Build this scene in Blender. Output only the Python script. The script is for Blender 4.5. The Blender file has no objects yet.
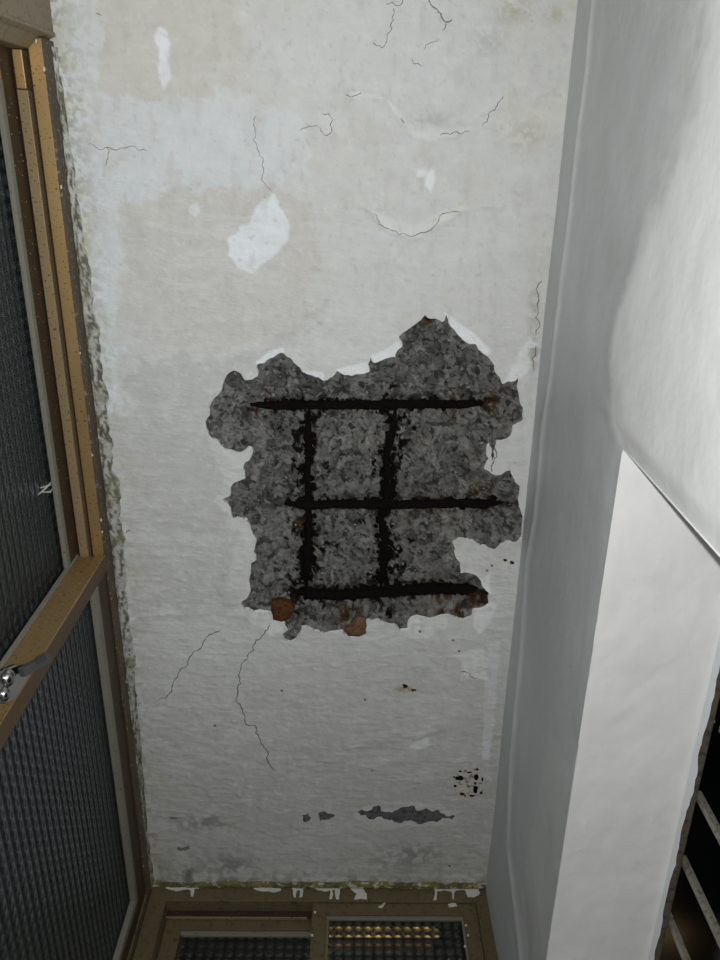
import bpy, bmesh, math, random
import numpy as np
from mathutils import Vector, Matrix

# ------------------------------------------------------------------ camera
FPX, H, EYE = 796.0, 1.2, 1.4          # focal length in px, ceiling above lens, lens above floor (m)
def _n(v): return v / np.linalg.norm(v)
_U = _n(np.array([355 - 360, -(150 - 480), FPX]))
_F = np.array([330 - 360, -(2401 - 480), FPX]); _F = _n(_F - _U * (_F @ _U))
_R = np.cross(_U, _F)
M = np.array([_R, _F, _U])             # camera (right, up, forward) -> room (x across, y along, z up)

sc = bpy.context.scene
cam_d = bpy.data.cameras.new('camera'); cam = bpy.data.objects.new('camera', cam_d)
sc.collection.objects.link(cam); sc.camera = cam
cam_d.sensor_width = 36.0; cam_d.lens = FPX / 960 * 36.0; cam_d.clip_start = 0.01
_r, _u, _b = M[:, 0], M[:, 1], -M[:, 2]
cam.matrix_world = Matrix(((_r[0], _u[0], _b[0], 0), (_r[1], _u[1], _b[1], 0), (_r[2], _u[2], _b[2], EYE), (0, 0, 0, 1)))

# ------------------------------------------------------------------ light: night outside, one hand-held torch / flash beside the lens
w = bpy.data.worlds.new('night'); sc.world = w; w.use_nodes = True
w.node_tree.nodes['Background'].inputs[0].default_value = (0.55, 0.68, 0.8, 1)
w.node_tree.nodes['Background'].inputs[1].default_value = 0.012
fl = bpy.data.lights.new('phone_flash', 'POINT'); fl.energy = 24.5; fl.shadow_soft_size = 0.005; fl.color = (0.985, 1.0, 1.0)
flo = bpy.data.objects.new('phone_flash', fl); flo.location = (0.010, -0.011, EYE); sc.collection.objects.link(flo)
sc.view_settings.view_transform = 'Standard'; sc.view_settings.look = 'None'
sc.view_settings.exposure = 0.0; sc.view_settings.gamma = 1.0; sc.view_settings.use_curve_mapping = False

# ------------------------------------------------------------------ helpers
random.seed(7); RNG = np.random.default_rng(11)
C = sc.collection
XL, XR, YF, YN = -0.401, 0.2887, 1.408, -0.95   # left wall, right wall, far wall, near wall
ZS, XO = 0.795, 0.44                             # soffit height over the lens, outer face of the right wall
def ray(px, py): return M @ np.array([px - 360, 480 - py, FPX])
def on_z(px, py, z=H): d = ray(px, py); return d * (z / d[2])
def on_x(px, py, x): d = ray(px, py); return d * (x / d[0])
def on_y(px, py, y): d = ray(px, py); return d * (y / d[1])
def to_px(x, y, z):
    c = np.tensordot(np.stack([x, y, z], -1), M, axes=([-1], [0]))
    return 360 + FPX * c[..., 0] / c[..., 2], 480 - FPX * c[..., 1] / c[..., 2]

def vnoise(x, y, seed=0):
    xi, yi = np.floor(x).astype(np.int64), np.floor(y).astype(np.int64)
    fx, fy = x - xi, y - yi
    fx, fy = fx * fx * (3 - 2 * fx), fy * fy * (3 - 2 * fy)
    def h(a, b):
        n = (a * 374761393 + b * 668265263 + seed * 982451653) & 0xFFFFFFFF
        n = ((n ^ (n >> 13)) * 1274126177) & 0xFFFFFFFF
        return ((n ^ (n >> 16)) & 0xFFFF) / 65535.0
    return (h(xi, yi) * (1 - fx) + h(xi + 1, yi) * fx) * (1 - fy) + (h(xi, yi + 1) * (1 - fx) + h(xi + 1, yi + 1) * fx) * fy
def fbm(x, y, seed=0, o=4):
    s, a, t = 0, 1.0, 0
    for k in range(o):
        s = s + a * vnoise(x, y, seed + 17 * k); t += a; a *= .5; x, y = 2 * (.8 * x - .6 * y) + 3.7, 2 * (.6 * x + .8 * y) + 1.3
    return s / t
def sstep(a, b, x): t = np.clip((x - a) / (b - a), 0, 1); return t * t * (3 - 2 * t)

def poly_sd(px, py, poly):
    """signed distance to a closed polygon, negative inside"""
    P = np.asarray(poly, float); sh = px.shape; x, y = px.ravel(), py.ravel()
    lo, hi = P.min(0) - 40, P.max(0) + 40
    out = np.full(x.shape, 40.0); m = (x > lo[0]) & (x < hi[0]) & (y > lo[1]) & (y < hi[1])
    if P.max() < 20: m[:] = True
    xs, ys = x[m], y[m]; d2 = np.full(xs.shape, 1e9); ins = np.zeros(xs.shape, bool)
    for (ax, ay), (bx, by) in zip(P, np.roll(P, -1, 0)):
        ex, ey = bx - ax, by - ay; L = ex * ex + ey * ey + 1e-12
        t = np.clip(((xs - ax) * ex + (ys - ay) * ey) / L, 0, 1)
        d2 = np.minimum(d2, (xs - ax - t * ex) ** 2 + (ys - ay - t * ey) ** 2)
        c = ((ay > ys) != (by > ys))
        xi = ax + (ys - ay) * ex / (ey if abs(ey) > 1e-12 else 1e-12)
        ins ^= c & (xs < xi)
    out[m] = np.where(ins, -1, 1) * np.sqrt(d2)
    return out.reshape(sh)
def line_d(px, py, pts):
    x, y = px, py; d2 = np.full(x.shape, 1e9); P = np.asarray(pts, float)
    for (ax, ay), (bx, by) in zip(P[:-1], P[1:]):
        ex, ey = bx - ax, by - ay; L = ex * ex + ey * ey + 1e-12
        t = np.clip(((x - ax) * ex + (y - ay) * ey) / L, 0, 1)
        d2 = np.minimum(d2, (x - ax - t * ex) ** 2 + (y - ay - t * ey) ** 2)
    return np.sqrt(d2)
def ragged(poly, it=2, amp=.16, seed=1):
    r = random.Random(seed); P = [tuple(p) for p in poly]
    for _ in range(it):
        Q = []
        for a, b in zip(P, P[1:] + P[:1]):
            Q.append(a); dx, dy = b[0] - a[0], b[1] - a[1]; k = r.uniform(-amp, amp)
            if math.hypot(dx, dy) > 2.5: Q.append(((a[0] + b[0]) / 2 - dy * k, (a[1] + b[1]) / 2 + dx * k))
        P = Q
    return P

class MB:
    def __init__(s): s.v, s.f = [], []
    def add(s, v, f):
        o = len(s.v); s.v += [tuple(map(float, p)) for p in v]; s.f += [tuple(i + o for i in q) for q in f]; return s
    def box(s, x0, x1, y0, y1, z0, z1):
        x0, x1 = sorted((x0, x1)); y0, y1 = sorted((y0, y1)); z0, z1 = sorted((z0, z1))
        return s.add([(x0,y0,z0),(x1,y0,z0),(x1,y1,z0),(x0,y1,z0),(x0,y0,z1),(x1,y0,z1),(x1,y1,z1),(x0,y1,z1)],
                     [(0,3,2,1),(4,5,6,7),(0,1,5,4),(1,2,6,5),(2,3,7,6),(3,0,4,7)])
    def tube(s, pts, rad, n=10):
        pts = [np.array(p, float) for p in pts]; rings = []
        for i, p in enumerate(pts):
            t = pts[min(i + 1, len(pts) - 1)] - pts[max(i - 1, 0)]; t = t / np.linalg.norm(t)
            a = np.array([0, 0, 1.]) if abs(t[2]) < .9 else np.array([1., 0, 0])
            u = np.cross(t, a); u /= np.linalg.norm(u); q = np.cross(t, u)
            r = rad[i] if hasattr(rad, '__len__') else rad
            rr = r if hasattr(r, '__len__') else [r] * n
            rings.append([p + rr[k] * (u * math.cos(2 * math.pi * k / n) + q * math.sin(2 * math.pi * k / n)) for k in range(n)])
        v = [x for g in rings for x in g]; f = []
        for i in range(len(pts) - 1):
            for k in range(n): f.append((i*n+k, i*n+(k+1)%n, (i+1)*n+(k+1)%n, (i+1)*n+k))
        f.append(tuple(range(n))[::-1]); f.append(tuple((len(pts)-1)*n + k for k in range(n)))
        return s.add(v, f)
    def prism(s, outline, d):
        """closed 3-D outline (planar) thickened by vector d"""
        o = [np.array(p, float) for p in outline]; n = len(o); d = np.array(d, float)
        s.add(o + [p + d for p in o], [tuple(range(n))[::-1], tuple(range(n, 2*n))] + [(i, (i+1)%n, n+(i+1)%n, n+i) for i in range(n)])
        return s
    def dome(s, c, r, ax, flat=1.0, n=14, m=5):
        c = np.array(c, float); ax = _n(np.array(ax, float)); a = np.array([0,0,1.]) if abs(ax[2]) < .9 else np.array([1.,0,0])
        u = _n(np.cross(ax, a)); q = np.cross(ax, u); v, f = [], []
        for j in range(m):
            t = math.pi / 2 * j / m
            for k in range(n):
                p = 2 * math.pi * k / n; v.append(c + r*math.cos(t)*(u*math.cos(p)+q*math.sin(p)) + ax*r*flat*math.sin(t))
        v.append(c + ax * r * flat)
        for j in range(m - 1):
            for k in range(n): f.append((j*n+k, j*n+(k+1)%n, (j+1)*n+(k+1)%n, (j+1)*n+k))
        for k in range(n): f.append(((m-1)*n+k, (m-1)*n+(k+1)%n, m*n))
        f.append(tuple(range(n))[::-1]); return s.add(v, f)
    def build(s, name, mat, parent=None, bevel=0, smooth=False, col=None):
        me = bpy.data.meshes.new(name); me.from_pydata([(x, y, z + EYE) for x, y, z in s.v], [], s.f)
        bm = bmesh.new(); bm.from_mesh(me); bmesh.ops.recalc_face_normals(bm, faces=bm.faces); bm.to_mesh(me); bm.free()
        me.materials.append(mat)
        if smooth: me.polygons.foreach_set('use_smooth', [True] * len(me.polygons))
        if col is not None: set_col(me, col)
        o = bpy.data.objects.new(name, me); C.objects.link(o); o.parent = parent
        if bevel:
            b = o.modifiers.new('bevel', 'BEVEL'); b.width = bevel; b.segments = 2; b.limit_method = 'ANGLE'
        return o
def set_col(me, col):
    a = me.color_attributes.new('paint', 'FLOAT_COLOR', 'POINT')
    c = np.ones((len(me.vertices), 4), np.float32); c[:, :3] = col; a.data.foreach_set('color', c.ravel())
def tag(o, label=None, cat=None, group=None, kind=None):
    for k, v in (('label', label), ('category', cat), ('group', group), ('kind', kind)):
        if v: o[k] = v
    return o
def empty(name, loc):
    o = bpy.data.objects.new(name, None); o.empty_display_size = .05; C.objects.link(o); o.location = loc; return o
def under(root, *obs):
    """parent meshes built in room coordinates under an Empty that stands elsewhere"""
    for o in obs: o.parent = root; o.matrix_parent_inverse = Matrix.Translation(root.location).inverted()

def grid_surface(name, us, vs, place, hfun, cfun, mat, keep=None, rim=0.0, parent=None, smooth=True):
    """height-field sheet. place(u,v,h)->xyz (h into the room); keep(u,v)>0 stays, cut crisply at 0; rim = thickness of the cut edge"""
    uu, vv = np.meshgrid(us, vs); nv, nu = uu.shape
    k = keep(uu, vv) if keep else np.ones_like(uu)
    idx = np.arange(nu * nv).reshape(nv, nu)
    c4 = np.stack([idx[:-1, :-1], idx[:-1, 1:], idx[1:, 1:], idx[1:, :-1]], -1).reshape(-1, 4)
    kf = k.ravel(); s4 = kf[c4] > 0; full = s4.all(1); part = s4.any(1) & ~full
    U, V = list(uu.ravel()), list(vv.ravel()); faces = c4[full].tolist(); cut = {}; rims = []
    base = len(U)
    for q in c4[part].tolist():
        out, ends = [], []
        for a, b in zip(q, q[1:] + q[:1]):
            if kf[a] > 0: out.append(a)
            if (kf[a] > 0) != (kf[b] > 0):
                key = (min(a, b), max(a, b))
                if key not in cut:
                    t = kf[a] / (kf[a] - kf[b]); cut[key] = len(U)
                    U.append(U[a] + t * (U[b] - U[a])); V.append(V[a] + t * (V[b] - V[a]))
                out.append(cut[key]); ends.append(cut[key])
        if len(out) >= 3: faces.append(out)
        if len(ends) == 2: rims.append(tuple(ends))
    U, V = np.array(U), np.array(V); h = hfun(U, V); co = place(U, V, h); col = cfun(U, V)
    used = np.zeros(len(U), bool)
    for q in faces: used[q] = True
    if rim and rims:
        rv = sorted({i for e in rims for i in e}); mp = {i: len(U) + n for n, i in enumerate(rv)}
        co = np.concatenate([co, place(U[rv], V[rv], h[rv] - rim)]); col = np.concatenate([col, col[rv] * .95])
        used = np.concatenate([used, np.ones(len(rv), bool)])
        faces += [(a, b, mp[b], mp[a]) for a, b in rims]
    new = np.cumsum(used) - 1; co = co[used]; col = col[used]; co[:, 2] += EYE
    faces = [[int(new[i]) for i in q] for q in faces]
    me = bpy.data.meshes.new(name); me.from_pydata(co.tolist(), [], faces); me.materials.append(mat)
    if smooth: me.polygons.foreach_set('use_smooth', [True] * len(me.polygons))
    set_col(me, col)
    o = bpy.data.objects.new(name, me); C.objects.link(o); o.parent = parent
    return o

# ------------------------------------------------------------------ materials
def mat(name, base=(.5,.5,.5), rough=.6, metal=0.0, spec=.4):
    m = bpy.data.materials.new(name); m.use_nodes = True; b = m.node_tree.nodes['Principled BSDF']
    b.inputs['Base Color'].default_value = (*base, 1); b.inputs['Roughness'].default_value = rough
    b.inputs['Metallic'].default_value = metal; b.inputs['Specular IOR Level'].default_value = spec
    return m
def N(m, t, **kw):
    n = m.node_tree.nodes.new(t)
    for k, v in kw.items():
        if k in n.inputs: n.inputs[k].default_value = v
        else: setattr(n, k, v)
    return n
def L(m, a, b): m.node_tree.links.new(a, b)
def bsdf(m): return m.node_tree.nodes['Principled BSDF']
def coords(m): return N(m, 'ShaderNodeTexCoord').outputs['Object']
def bump(m, layers):
    """layers: (scale, detail, distance, stretch)"""
    co = coords(m); prev = None
    for scale, det, dist, st in layers:
        mp = N(m, 'ShaderNodeMapping'); mp.inputs['Scale'].default_value = st; L(m, co, mp.inputs['Vector'])
        n = N(m, 'ShaderNodeTexNoise', Scale=scale, Detail=det); L(m, mp.outputs[0], n.inputs['Vector'])
        b = N(m, 'ShaderNodeBump', Strength=1.0, Distance=dist); L(m, n.outputs['Fac'], b.inputs['Height'])
        if prev: L(m, prev, b.inputs['Normal'])
        prev = b.outputs[0]
    L(m, prev, bsdf(m).inputs['Normal'])
def attr_colour(m, amount=.12, scale=40):
    a = N(m, 'ShaderNodeVertexColor', layer_name='paint')
    n = N(m, 'ShaderNodeTexNoise', Scale=scale, Detail=6.0, Roughness=.65); L(m, coords(m), n.inputs['Vector'])
    r = N(m, 'ShaderNodeMapRange'); r.inputs['From Min'].default_value = .3; r.inputs['From Max'].default_value = .7
    r.inputs['To Min'].default_value = 1 - amount; r.inputs['To Max'].default_value = 1 + amount * .6; L(m, n.outputs['Fac'], r.inputs['Value'])
    mx = N(m, 'ShaderNodeMix', data_type='RGBA', blend_type='MULTIPLY'); mx.inputs[0].default_value = 1
    L(m, a.outputs['Color'], mx.inputs[6]); L(m, r.outputs[0], mx.inputs[7]); L(m, mx.outputs[2], bsdf(m).inputs['Base Color'])
def speckle(m, c0, c1, scale, lo, hi, c2=None, s2=6):
    """c0 with c1 specks where fine noise passes lo..hi, tinted by broad noise towards c2"""
    co = coords(m); n = N(m, 'ShaderNodeTexNoise', Scale=scale, Detail=4.0); L(m, co, n.inputs['Vector'])
    r = N(m, 'ShaderNodeMapRange'); r.inputs['From Min'].default_value = lo; r.inputs['From Max'].default_value = hi; L(m, n.outputs['Fac'], r.inputs['Value'])
    mx = N(m, 'ShaderNodeMix', data_type='RGBA'); mx.inputs[6].default_value = (*c0, 1); mx.inputs[7].default_value = (*c1, 1)
    if c2:
        n2 = N(m, 'ShaderNodeTexNoise', Scale=s2, Detail=3.0); L(m, co, n2.inputs['Vector'])
        m2 = N(m, 'ShaderNodeMix', data_type='RGBA'); m2.inputs[6].default_value = (*c0, 1); m2.inputs[7].default_value = (*c2, 1)
        L(m, n2.outputs['Fac'], m2.inputs[0]); L(m, m2.outputs[2], mx.inputs[6])
    L(m, r.outputs[0], mx.inputs[0]); L(m, mx.outputs[2], bsdf(m).inputs['Base Color'])

PLASTER = mat('ceiling plaster', rough=.7, spec=.25); attr_colour(PLASTER, .07, 30)
bump(PLASTER, [(14, 5, .003, (1, 1, 1)), (60, 6, .0023, (.6, 1.4, 1)), (230, 3, .0007, (.5, 1.3, 1))])
WALLP = mat('gloss wall paint', rough=.5, spec=.35); attr_colour(WALLP, .035, 18)
bump(WALLP, [(7, 4, .006, (1, 1, 1)), (40, 4, .0005, (1, .8, 1.1)), (160, 3, .00015, (1, 1, 1))])
CONC = mat('broken concrete', rough=.95, spec=.1); attr_colour(CONC, .4, 160)
bump(CONC, [(160, 6, .003, (1, 1, 1)), (500, 3, .001, (1, 1, 1))])
def stone(name, c):
    m = mat(name, c, .9, 0, .15); speckle(m, c, tuple(x * .55 for x in c), 220, .48, .66, tuple(x * 1.3 for x in c), 60); bump(m, [(300, 4, .0012, (1, 1, 1))]); return m
STONES = [stone('chip light grey', (.24,.24,.22)), stone('chip grey', (.17,.17,.158)), stone('chip dark', (.055,.057,.058)), stone('chip buff', (.23,.21,.17))]
RUSTST = stone('rust stained stone', (.085, .036, .014)); RUSTST2 = stone('pale rust stained stone', (.16, .09, .05))
RUST = mat('black rust', (.006,.0045,.004), .95, 0, .1); bump(RUST, [(240, 5, .003, (1, 1, 1))])
RUSTO = mat('orange rust', (.10,.04,.015), .95, 0, .1); speckle(RUSTO, (.11,.045,.015), (.012,.008,.006), 150, .42, .6)
CRACK = mat('crack dark', (.19,.185,.165), .9, 0, .1)
BRONZE = mat('bronze anodised aluminium', rough=.5, metal=.75, spec=.4)
speckle(BRONZE, (.40,.265,.115), (.10,.06,.03), 260, .6, .7, (.50,.345,.16), 9); bump(BRONZE, [(300, 3, .0002, (1, 1, 1))])
BRONZEP = mat('pale worn bronze', rough=.5, metal=.2); speckle(BRONZEP, (.31,.225,.125), (.09,.05,.025), 230, .6, .66, (.26,.185,.095), 12)
BRONZED = mat('speckled dark bronze', rough=.6, metal=.2); speckle(BRONZED, (.06,.036,.018), (.2,.11,.045), 300, .64, .68, (.035,.022,.013), 15)  # darker base with brown specks, for grooves, rails and lips
BRONZEG = mat('dull olive bronze', rough=.55, metal=.25); speckle(BRONZEG, (.125,.10,.05), (.075,.06,.032), 120, .55, .7, (.16,.128,.066), 9)
BEAD = mat('grey glazing bead', rough=.6); speckle(BEAD, (.19,.18,.14), (.09,.08,.06), 160, .6, .75)
CHROME = mat('worn chrome', (.42,.42,.42), .2, 1.0); bump(CHROME, [(120, 3, .0003, (1, 1, 1))])
CHROMED = mat('dull grey lever', (.10,.105,.11), .45, .5)
DRIP = mat('white paint drip', (.62,.62,.58), .6); MOULD = mat('mouldy mortar', rough=.9, spec=.1); attr_colour(MOULD, .45, 90); bump(MOULD, [(120, 5, .004, (1, 1, 1))])
GRIME = mat('grey scraped cement', (.11,.112,.11), .9); speckle(GRIME, (.12,.122,.12), (.055,.056,.055), 120, .45, .65)
FRAMED = mat('dark window frame', rough=.5, metal=.3); speckle(FRAMED, (.15,.125,.09), (.05,.04,.03), 90, .5, .7)
STEEL = mat('dull steel bar', rough=.45, metal=.5); speckle(STEEL, (.33,.32,.27), (.13,.11,.08), 200, .5, .7)
FLOOR = mat('floor cement', (.1,.1,.1), .8); speckle(FLOOR, (.10,.097,.09), (.06,.06,.055), 30, .45, .65)
OUT = mat('outside beige board', (.30,.23,.13), .8); speckle(OUT, (.5,.36,.17), (.2,.13,.06), 14, .4, .6)

def pattern_glass(name, along, pu, pv, tint, body, depth, grid_dark, sharp=.6):
    """figured glass: see-through sheet with a raised cell pattern. along = (axis u, axis v), pitch pu, pv in metres"""
    m = bpy.data.materials.new(name); m.use_nodes = True; nt = m.node_tree; nt.nodes.clear()
    out = N(m, 'ShaderNodeOutputMaterial'); sep = N(m, 'ShaderNodeSeparateXYZ'); L(m, coords(m), sep.inputs[0])
    def cell(ax, pitch):
        a = N(m, 'ShaderNodeMath', operation='MULTIPLY'); a.inputs[1].default_value = 2 * math.pi / pitch; L(m, sep.outputs[ax], a.inputs[0])
        s = N(m, 'ShaderNodeMath', operation='SINE'); L(m, a.outputs[0], s.inputs[0])
        r = N(m, 'ShaderNodeMath', operation='MULTIPLY_ADD'); r.inputs[1].default_value = .5; r.inputs[2].default_value = .5; L(m, s.outputs[0], r.inputs[0]); return r.outputs[0]
    cu, cv = cell(along[0], pu), cell(along[1], pv)
    hgt = N(m, 'ShaderNodeMath', operation='MULTIPLY'); L(m, cu, hgt.inputs[0]); L(m, cv, hgt.inputs[1])
    add = N(m, 'ShaderNodeMath', operation='ADD'); L(m, cu, add.inputs[0]); L(m, hgt.outputs[0], add.inputs[1])
    b = N(m, 'ShaderNodeBump', Strength=1.0, Distance=depth); L(m, add.outputs[0], b.inputs['Height'])
    pw = N(m, 'ShaderNodeMath', operation='POWER'); pw.inputs[1].default_value = sharp; L(m, hgt.outputs[0], pw.inputs[0])
    cm = N(m, 'ShaderNodeMix', data_type='RGBA'); cm.inputs[6].default_value = (*[t * grid_dark for t in tint], 1); cm.inputs[7].default_value = (*tint, 1); L(m, pw.outputs[0], cm.inputs[0])
    cb = N(m, 'ShaderNodeMix', data_type='RGBA'); cb.inputs[6].default_value = (*[t * .25 for t in body], 1); cb.inputs[7].default_value = (*body, 1); L(m, pw.outputs[0], cb.inputs[0])
    tr = N(m, 'ShaderNodeBsdfTransparent'); L(m, cm.outputs[2], tr.inputs[0])
    df = N(m, 'ShaderNodeBsdfDiffuse'); L(m, cb.outputs[2], df.inputs[0])
    gl = N(m, 'ShaderNodeBsdfGlossy', Roughness=.18); L(m, b.outputs[0], gl.inputs['Normal']); gl.inputs[0].default_value = (.8, .85, .9, 1)
    ad = N(m, 'ShaderNodeAddShader'); L(m, tr.outputs[0], ad.inputs[0]); L(m, df.outputs[0], ad.inputs[1])
    fr = N(m, 'ShaderNodeFresnel', IOR=1.5); L(m, b.outputs[0], fr.inputs['Normal'])
    mx = N(m, 'ShaderNodeMixShader'); L(m, fr.outputs[0], mx.inputs[0]); L(m, ad.outputs[0], mx.inputs[1]); L(m, gl.outputs[0], mx.inputs[2])
    L(m, mx.outputs[0], out.inputs['Surface']); return m
GLASS_L = pattern_glass('cross reeded glass', (2, 1), .0185, .0185, (.5,.55,.58), (.05,.057,.06), .004, .3)
GLASS_F = pattern_glass('grid figured glass', (0, 2), .0195, .0185, (.9,.9,.85), (.006,.006,.0055), .0015, .12, .35)
GLASS_R = pattern_glass('dark louvre glass', (1, 2), .2, .2, (.05,.05,.05), (.002,.002,.002), .0, .8)

# ------------------------------------------------------------------ ceiling
SPALL = [(206,421),(210.6,414),(210,405.6),(214,398.5),(221,391.5),(223.6,383),(234,370),(245,380.4),(258,376),(259,372),(257,364),(269.7,358.4),(282.6,352.5),(291,358.4),(302,372),(313,376),(323,381),(327.5,379.7),(337,370),(344,375),(360,374),(369.5,372),(370.6,357),(373,363),(386,358.4),(395.4,357),(402.5,346.6),(398.5,337),(415.5,324),(425,315),(438,319.5),(443,322),(445,312.5),(448.5,319.5),(457,333.6),(464,340.7),(475.7,344),(483,353.7),(494.6,371.4),(501.7,384.4),(511,382),(521.7,370),(518.7,381),(520.6,404.5),(523.4,420),(513.5,425.7),(510,437.5),(501.7,441),(496,440),(494.6,456.4),(492.5,472.5),(490.5,472),(491,455),(489,442),(489,459),(484,470),(492,474),(511,470.6),(513.5,477.6),(520.6,487),(518.7,503.6),(520.6,511),(517.7,542.6),(504,543.8),(494.6,550),(485,545),(478,544),(466,539),(452,542.6),(454.4,553),(460,562.6),(460,574.4),(478,576.8),(483,587.4),(490,593),(488.7,604),(473,610),(472,616.5),(454.4,616.5),(447,614.6),(423.7,617),(410.8,618),(408.4,629),(400,630.4),(386,623),(379,619),(367,619),(366.5,633.5),(351,637.7),(343,631),(318,631),(301.5,627.6),(291,641.7),(281.5,633.5),(288.5,630),(285,621.7),(272,621),(271,612),(258,611),(245,608.7),(241,602.8),(248.4,595.7),(250.8,574.4),(250.8,562.6),(256.7,560),(254,551),(256.7,539),(252,530.8),(247,519),(237.8,516.6),(233,519),(222.4,500),(230.7,495),(230.7,487),(239,481),(246,477.6),(243.7,464.7),(249.6,460),(253.8,449),(248.4,446.5),(236.6,453),(226,449),(221,444.6),(209.4,435)]
SPALL_R = ragged(SPALL, 2, .17, 3)
SP_W = np.array([on_z(*p)[:2] for p in SPALL_R])
# marks that belong to the ceiling surface, placed by where they lie on it: (outline, colour, step of the layer in mm, raggedness)
PATCH = [
 # loose white fillings, bare gypsum, and paler bands along raised breaks
 ([(262,200),(275,192),(283,205),(290,222),(286,240),(272,256),(252,275),(238,268),(230,255),(229,238),(245,224)], (.83,.87,.90), -.5, 5),
 ([(158,26),(167,32),(172,44),(168,62),(172,80),(163,90),(157,72),(160,52),(154,38)], (.84,.87,.90), -.4, 3),
 ([(190,206),(197,203),(201,212),(195,217),(189,213)], (.84,.87,.90), -.3, 2),
 ([(424,170),(434,166),(436,178),(432,191),(425,186)], (.86,.88,.91), -.3, 3), ([(416,170),(423,168),(422,176),(416,177)], (.84,.86,.88), -.3, 2),
 ([(411,617),(445,616),(447,626),(436,631),(428,640),(412,638),(400,632)], (.80,.81,.79), -.7, 3),
 ([(454,655),(470,650),(487,645),(487,679),(462,680),(464,672),(462,664)], (.80,.81,.80), -.6, 3),
 ([(452,540),(470,538),(492,550),(500,560),(486,578),(461,577),(455,556)], (.68,.68,.65), -.6, 3),
 ([(478,577),(490,576),(492,592),(486,598),(480,588)], (.84,.86,.86), -.8, 2),
 ([(473,612),(492,602),(498,605),(489,622),(480,634),(473,626)], (.82,.84,.84), -.7, 3),
 ([(256,362),(272,350),(283,348),(284,353),(268,360),(258,366)], (.87,.90,.92), -.8, 2),
 ([(302,370),(314,371),(324,374),(324,383),(312,378)], (.85,.87,.88), -.8, 2),
 ([(329,380),(338,368),(372,362),(372,374),(344,377)], (.86,.89,.90), -.8, 2),
 ([(371,355),(384,350),(398,340),(402,348),(394,358),(374,364)], (.84,.87,.88), -.8, 2),
 ([(444,312),(452,316),(470,330),(482,342),(490,350),(486,358),(474,345),(458,337)], (.88,.90,.91), -.9, 2),
 ([(501,385),(515,362),(535,330),(540,345),(530,372),(512,384)], (.78,.80,.79), -.3, 4),
 ([(284,632),(270,636),(246,618),(258,611),(270,613)], (.78,.79,.77), -.5, 3),
 ([(415,740),(428,737),(431,745),(420,749),(409,747)], (.80,.81,.80), -.9, 2),
 ([(368,208),(390,218),(411,226),(440,212),(466,204),(462,213),(440,225),(411,238),(386,230),(372,216)], (.75,.75,.73), .8, 2),
 ([(384,98),(398,108),(418,128),(447,128),(470,126),(468,133),(446,138),(430,141),(412,138),(396,118)], (.75,.75,.73), .7, 3),
 ([(318,112),(333,116),(334,131),(324,134)], (.74,.74,.72), .6, 2), ([(350,92),(384,97),(382,102),(352,99)], (.74,.74,.73), .5, 2),
 ([(352,814),(380,800),(420,802),(460,813),(455,822),(410,826),(376,828),(356,822)], (.60,.60,.57), .5, 5), ([(290,806),(340,808),(342,823),(300,824)], (.56,.56,.53), .4, 6),
 ([(497,120),(509,100),(540,108),(562,90),(560,130),(536,150),(512,140)], (.72,.71,.66), .4, 9),
 # bluish white overpaint
 ([(45,-20),(100,-20),(97,100),(150,105),(230,95),(300,118),(310,170),(250,185),(150,188),(118,205),(120,275),(112,330),(118,400),(100,420),(84,300),(60,120)], (.71,.745,.765), .35, 14),
 ([(250,40),(360,-20),(470,-20),(500,60),(500,120),(410,150),(350,90),(290,80)], (.685,.70,.70), .3, 16),
 ([(370,230),(450,180),(470,260),(440,300),(400,310),(350,280)], (.67,.685,.68), .2, 18),
 ([(485,640),(500,640),(490,760),(482,760)], (.72,.73,.74), .3, 3),
 # buff bare skim
 ([(97,-20),(240,-20),(236,60),(228,96),(150,102),(97,96)], (.655,.64,.595), -.35, 6),
 ([(122,205),(150,190),(250,188),(310,200),(318,260),(300,330),(240,345),(150,350),(115,330),(122,270)], (.635,.615,.585), -.35, 12),
 ([(330,300),(240,360),(130,360),(140,520),(210,500),(200,420)], (.57,.57,.55), -.1, 20), ([(100,420),(215,440),(235,600),(130,620)], (.56,.56,.54), .2, 22),
]
CEIL_LINES = [  # raised broken edges of paint layers
 ([(352,93),(384,98),(395,112),(415,135),(432,137),(447,134),(468,130),(482,125),(486,110),(497,100),(504,95)], 4, .9),
 ([(318,128),(300,118),(330,116),(335,131)], 3, .5), ([(355,202),(372,210),(390,228),(411,236),(440,222),(462,210),(480,205),(502,207)], 4, 1.0),
 ([(160,330),(230,318),(300,310)], 5, .3), ([(125,620),(200,610),(250,615)], 4, .5), ([(480,220),(500,260),(520,290)], 5, .4),
 ([(350,745),(400,735),(440,728)], 6, .6), ([(100,150),(190,150)], 5, .3), ([(330,250),(420,262),(520,240)], 9, .4), ([(60,90),(84,120),(110,160)], 5, .4)]
def warp(px, py, a, s):
    return px + a * (fbm(px / 14, py / 14, s, 4) - .5) * 2, py + a * (fbm(px / 14, py / 14, s + 50, 4) - .5) * 2
def ceil_px(U, V): return to_px(U, V, np.full(U.shape, H))
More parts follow.
